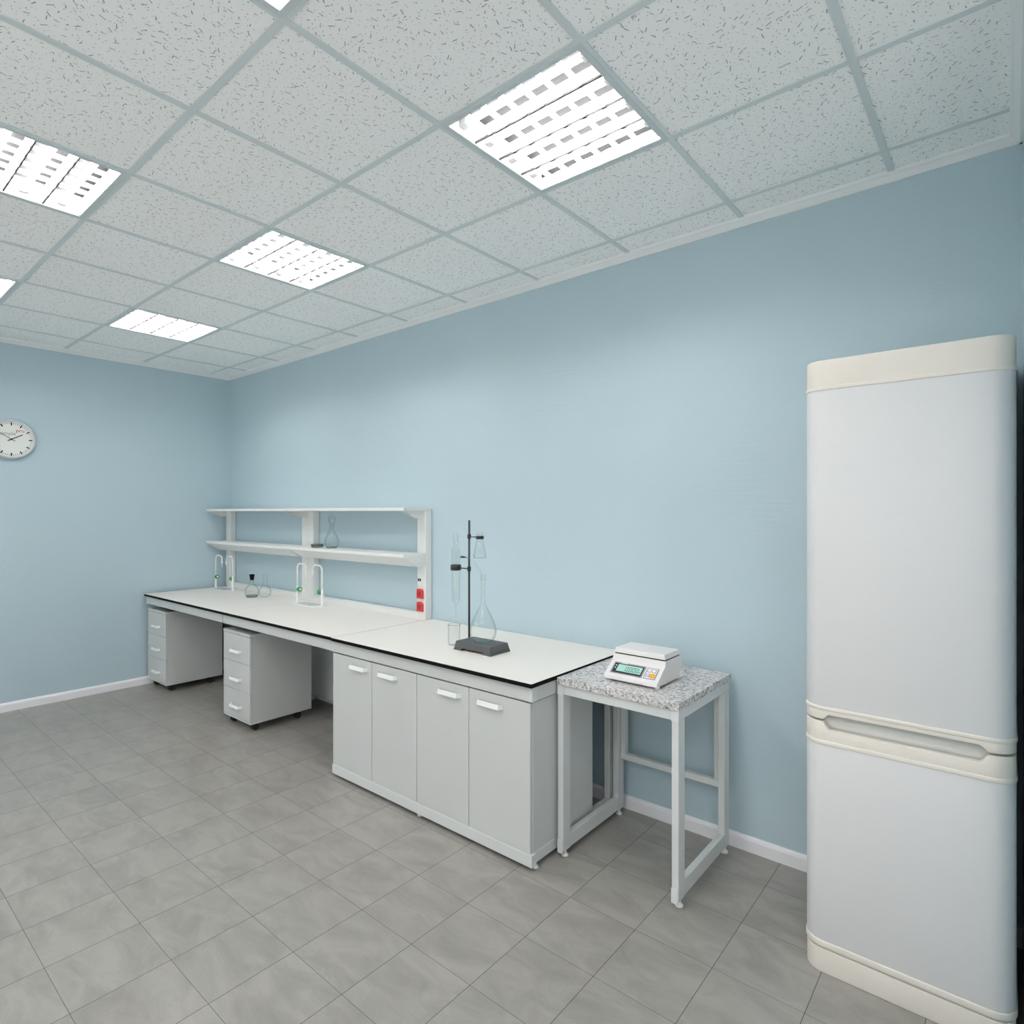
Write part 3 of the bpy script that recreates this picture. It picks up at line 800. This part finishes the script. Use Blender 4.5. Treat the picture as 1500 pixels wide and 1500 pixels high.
# display and keypad lie on the sloping front
sd = Vector((0, 0.0795, 0.0585)).normalized(); sn = Vector((0, -sd.z, sd.y)); sp = Vector((0, -0.5195, 0.8605))
def slope_box(m, xa, xb, t0, t1, h0, h1, mi=0):
    def P(x, tt, h): return Vector((x, 0, 0)) + sp + sd * tt + sn * h
    return m.hexa([P(xa,t0,h0), P(xb,t0,h0), P(xb,t1,h0), P(xa,t1,h0), P(xa,t0,h1), P(xb,t0,h1), P(xb,t1,h1), P(xa,t1,h1)], mi)
d = obj('display_panel', slope_box(MB(), 4.787, 4.946, 0.0155, 0.0805, -0.001, 0.0015), 'panelg', t)
obj('display_window', slope_box(MB(), 4.794, 4.940, 0.0205, 0.0735, 0.0010, 0.0022), 'paneld', d)
obj('lit_screen', slope_box(MB(), 4.8125, 4.9335, 0.0295, 0.0685, 0.0020, 0.0028), 'lcd', d)
ind = MB()
for tt in (0.046, 0.060): slope_box(ind, 4.8005, 4.8055, tt - 0.003, tt + 0.003, 0.0020, 0.0028)
obj('indicator_dot', ind, 'keyw', d)
lg = MB()
xq = 4.822
for wl in (0.010, 0.007, 0.012):
    slope_box(lg, xq, xq + wl, 0.0753, 0.0790, 0.0013, 0.0019); xq += wl + 0.0015
obj('badge', lg, 'keyw', d)
dg = MB()
def seg7(xc, on):
    w, h, th = 0.0062, 0.0125, 0.0022
    tc = 0.0470
    segs = {'a': (-w, w, h - th, h), 'd': (-w, w, -h, -h + th), 'g': (-w, w, -th/2, th/2),
            'f': (-w, -w + th, 0, h), 'e': (-w, -w + th, -h, 0), 'b': (w - th, w, 0, h), 'c': (w - th, w, -h, 0)}
    for s in on:
        a, b, c_, e_ = segs[s]
        slope_box(dg, xc + a, xc + b, tc + c_, tc + e_, 0.0027, 0.0031)
for n, xc in enumerate((4.862, 4.880, 4.897, 4.914)): seg7(xc, 'abcdef')
slope_box(dg, 4.8700, 4.8722, 0.0345, 0.0370, 0.0027, 0.0031)
for a, b, c_, e_ in ((4.9235, 4.9247, 0.0375, 0.0440), (4.9247, 4.9265, 0.0395, 0.0410), (4.9280, 4.9310, 0.0375, 0.0386), (4.9280, 4.9290, 0.0375, 0.0420), (4.9280, 4.9310, 0.0412, 0.0422), (4.9300, 4.9310, 0.0355, 0.0422)):
    slope_box(dg, a, b, c_, e_, 0.0027, 0.0031)
obj('digit_display', dg, 'digit', d)
kp = obj('keypad', slope_box(MB(), 4.9525, 5.0085, 0.0175, 0.0785, -0.001, 0.0015), 'panelg', t)
obj('keypad_inlay', slope_box(MB(), 4.9570, 5.0030, 0.0215, 0.0745, 0.0010, 0.0020), 'keyw', kp)
for (xc, tc_, m, r) in ((4.9685, 0.0615, 'keyw', 0.0075), (4.9905, 0.0615, 'keyw', 0.0075), (4.9685, 0.0365, 'keyb', 0.0075), (4.9910, 0.0355, 'orange', 0.0115)):
    b = MB()
    if m == 'orange': slope_box(b, xc - r, xc + r, tc_ - r, tc_ + r, 0.0018, 0.0042)
    else:
        slope_box(b, xc - r - 0.002, xc + r + 0.002, tc_ - r - 0.002, tc_ + r + 0.002, 0.0018, 0.0026, 1)
        slope_box(b, xc - r + 0.0015, xc + r - 0.0015, tc_ - r + 0.0015, tc_ + r - 0.0015, 0.0024, 0.0038, 0)
    obj('button', b, [m, 'panelg'], kp, 0.0004)

# ------------------------------------------------------------------ fridge
FX0, FX1, FYF, FYB = 5.628, 6.2075, -0.605, -0.020
RC = 0.062
def plan(extra=0.0, xs_extra=()):
    """rounded front of the fridge in plan, from the back corner round the front to the other back corner"""
    pts = []
    n = 10
    y_side = FYF + RC
    pts.append((FX0 - extra, FYB)); pts.append((FX0 - extra, y_side))
    cx = FX0 + RC; cy = FYF + RC
    for k in range(1, n + 1):
        a = PI + (PI / 2) * k / n
        pts.append((cx + (RC + extra) * math.cos(a), cy + (RC + extra) * math.sin(a)))
    for x in xs_extra: pts.append((x, FYF - extra))
    cx = FX1 - RC
    for k in range(0, n + 1):
        a = 1.5 * PI + (PI / 2) * k / n
        pts.append((cx + (RC + extra) * math.cos(a), cy + (RC + extra) * math.sin(a)))
    pts.append((FX1 + extra, FYB))
    return pts
def block(z0, z1, extra=0.0):
    return MB().prism(plan(extra), 'z', z0, z1)
def smooth_block(name, z0, z1, extra, mat, parent, bev=0.003):
    o = obj(name, block(z0, z1, extra), mat, parent, bev, 3)
    for p in o.data.polygons:
        if abs(p.normal.z) < 0.5: p.use_smooth = True
    return o
t = thing('fridge', 'tall white fridge-freezer with cream trim, in the corner beside the granite table', 'fridge', ((FX0+FX1)/2, -0.31, 0))
smooth_block('kickplate', 0.0, 0.083, -0.001, 'cream', t)
smooth_block('kick_seam', 0.083, 0.090, -0.006, 'creamd', t, 0.0)
d = smooth_block('freezer_door', 0.1055, 0.797, 0.0, 'fridge', t, 0.002)
smooth_block('bottom_trim', 0.090, 0.113, 0.003, 'cream', d, 0.0035)
up = smooth_block('fridge_door', 0.919, 2.035, 0.0, 'fridge', t, 0.002)
tc_ = smooth_block('top_cap', 2.030, 2.128, -0.0005, 'cream', t, 0.006)
smooth_block('top_trim', 2.022, 2.036, 0.003, 'cream', tc_, 0.003)
def strip(name, lo, hi, parent, mat, extra=0.0, depth=0.022):
    xe = [5.6915, 5.697, 5.703, 5.710, 5.72, 5.9, 6.11, 6.122, 6.130, 6.138, 6.145]
    po = plan(extra, xe); pi_ = plan(extra - depth, xe)
    m = MB()
    def zz(f, p):
        return f(p[0]) if p[1] < FYF + 0.006 - min(extra, 0) else f(0.0)
    O0 = [m.bm.verts.new((p[0], p[1], zz(lo, p))) for p in po]; O1 = [m.bm.verts.new((p[0], p[1], zz(hi, p))) for p in po]
    I0 = [m.bm.verts.new((q[0], q[1], zz(lo, p))) for p, q in zip(po, pi_)]; I1 = [m.bm.verts.new((q[0], q[1], zz(hi, p))) for p, q in zip(po, pi_)]
    for k in range(len(po) - 1):
        m.face([O0[k], O0[k+1], O1[k+1], O1[k]], 0, True)
        m.face([I0[k], I1[k], I1[k+1], I0[k+1]], 0, True)
        m.face([O1[k], O1[k+1], I1[k+1], I1[k]]); m.face([O0[k], I0[k], I0[k+1], O0[k+1]])
    for k in (0, len(po) - 1): m.face([O0[k], O1[k], I1[k], I0[k]])
    return obj(name, m, mat, parent, 0.0015)
def ramp_(x, za, zb):
    if x <= 5.6916 or x >= 6.1449: return za
    u = min((x - 5.6915) / 0.0185, (6.145 - x) / 0.0235, 1.0)
    u = u * u * (3 - 2 * u)
    return za + (zb - za) * u
strip('upper_handle_strip', lambda x: ramp_(x, 0.8805, 0.898), lambda x: 0.918, up, 'cream')
smooth_block('upper_trim', 0.9125, 0.9255, 0.003, 'cream', up, 0.003)
strip('lower_handle_strip', lambda x: 0.795, lambda x: ramp_(x, 0.8725, 0.846), d, 'cream')
smooth_block('lower_trim', 0.793, 0.8075, 0.003, 'cream', d, 0.003)
smooth_block('handle_recess', 0.796, 0.9185, -0.030, 'creamd', t, 0.0)

# ------------------------------------------------------------------ wall clock
KC = Vector((0.0, -1.767, 2.184)); KR = 0.157
t = thing('wall_clock', 'round white wall clock with black hands, hanging on the blue wall', 'clock', (0.0, KC.y, KC.z))
obj('case', MB().lathe([(0.0, 0.0), (KR - 0.004, 0.0), (KR, 0.006), (KR, 0.030), (KR - 0.006, 0.040), (KR - 0.015, 0.040), (KR - 0.019, 0.033)], KC, 64, 0, 'x'), 'clockr', t)
dial = obj('dial', MB().lathe([(0.0, 0.033), (KR - 0.018, 0.033)], KC, 64, 0, 'x'), 'clockw', t)
mk = MB()
def clock_bar(m, ang, r0, r1, w, x, th=0.0008, w2=None):
    # ang clockwise from twelve as seen from the room
    dy, dz = math.sin(ang), math.cos(ang)
    py, pz = math.cos(ang), -math.sin(ang)
    w2 = w if w2 is None else w2
    def P(r, ww, xx): return (KC.x + xx, KC.y + dy * r + py * ww, KC.z + dz * r + pz * ww)
    m.hexa([P(r0,-w,x), P(r0,w,x), P(r1,w2,x), P(r1,-w2,x), P(r0,-w,x+th), P(r0,w,x+th), P(r1,w2,x+th), P(r1,-w2,x+th)])
for k in range(60):
    a = 2 * PI * k / 60
    if k % 5 == 0: clock_bar(mk, a, 0.110, 0.134, 0.0042, 0.0332)
    else: clock_bar(mk, a, 0.122, 0.133, 0.0014, 0.0332)
obj('minute_marking', mk, 'black', dial)
hm = MB(); clock_bar(hm, math.radians(60), -0.028, 0.082, 0.0032, 0.0350)
obj('hour_hand', hm, 'black', t)
hm = MB(); clock_bar(hm, math.radians(302), -0.028, 0.112, 0.0019, 0.0370)
obj('minute_hand', hm, 'black', t)
obj('centre_pin', MB().cyl((KC.x + 0.033, KC.y, KC.z), 0.006, 0.006, 'x', 16), 'black', t)
def text(body, name, size, y, z, mat, parent):
    cu = bpy.data.curves.new(name, 'FONT'); cu.body = body; cu.size = size; cu.extrude = 0.0004
    tmp = bpy.data.objects.new(name + '_source', cu); COL.objects.link(tmp)
    dg_ = bpy.context.evaluated_depsgraph_get()
    me = bpy.data.meshes.new_from_object(tmp.evaluated_get(dg_))
    bpy.data.objects.remove(tmp); bpy.data.curves.remove(cu)
    me.transform(Matrix(((0, 0, 1, 0), (1, 0, 0, 0), (0, 1, 0, 0), (0, 0, 0, 1))))
    o = bpy.data.objects.new(name, me); COL.objects.link(o)
    me.materials.clear(); me.materials.append(M[mat])
    o.parent = parent
    o.location = Vector((KC.x + 0.0337, y, z)) - world_loc(parent)
    return o
text('simple', 'grey_lettering', 0.040, KC.y - 0.074, KC.z + 0.032, 'textg', dial)
text('pro', 'red_lettering', 0.038, KC.y + 0.028, KC.z + 0.060, 'textr', dial)

# ------------------------------------------------------------------ world, camera, render look
w = bpy.data.worlds.new('room_world'); S.world = w
w.use_nodes = True
WN, WL = w.node_tree.nodes, w.node_tree.links
wtc = WN.new('ShaderNodeTexCoord'); wsp = WN.new('ShaderNodeSeparateXYZ'); WL.new(wtc.outputs['Generated'], wsp.inputs[0])
wmr = WN.new('ShaderNodeMapRange'); wmr.inputs['From Min'].default_value = -0.05; wmr.inputs['From Max'].default_value = 0.05
WL.new(wsp.outputs['Z'], wmr.inputs['Value'])
wmx = WN.new('ShaderNodeMix'); wmx.data_type = 'RGBA'      # half below the horizon brightened as fill for the ceiling, overcast sky above
wmx.inputs['A'].default_value = (1.75, 1.69, 1.62, 1); wmx.inputs['B'].default_value = (0.95, 0.93, 0.92, 1)
WL.new(wmr.outputs['Result'], wmx.inputs['Factor']); WL.new(wmx.outputs['Result'], WN['Background'].inputs['Color'])
w.node_tree.nodes['Background'].inputs['Strength'].default_value = SKY

cam = bpy.data.cameras.new('camera'); co = bpy.data.objects.new('camera', cam); COL.objects.link(co)
co.location = (6.194, -2.895, 1.6)
co.rotation_euler = (PI / 2, 0, 0.693987)
cam.sensor_width = 36.0; cam.lens = 878.1 / 1500 * 36.0
cam.clip_start = 0.01
S.camera = co

S.view_settings.view_transform = 'Standard'
S.view_settings.look = 'None'
S.view_settings.gamma = 1.0
S.view_settings.use_curve_mapping = False
S.view_settings.exposure = 0.30
S.cycles.use_denoising = True
S.cycles.use_adaptive_sampling = True
S.cycles.adaptive_threshold = 0.045
S.cycles.max_bounces = 12
S.cycles.diffuse_bounces = 8
S.cycles.glossy_bounces = 5
S.cycles.transparent_max_bounces = 24
S.cycles.sample_clamp_indirect = 14.0
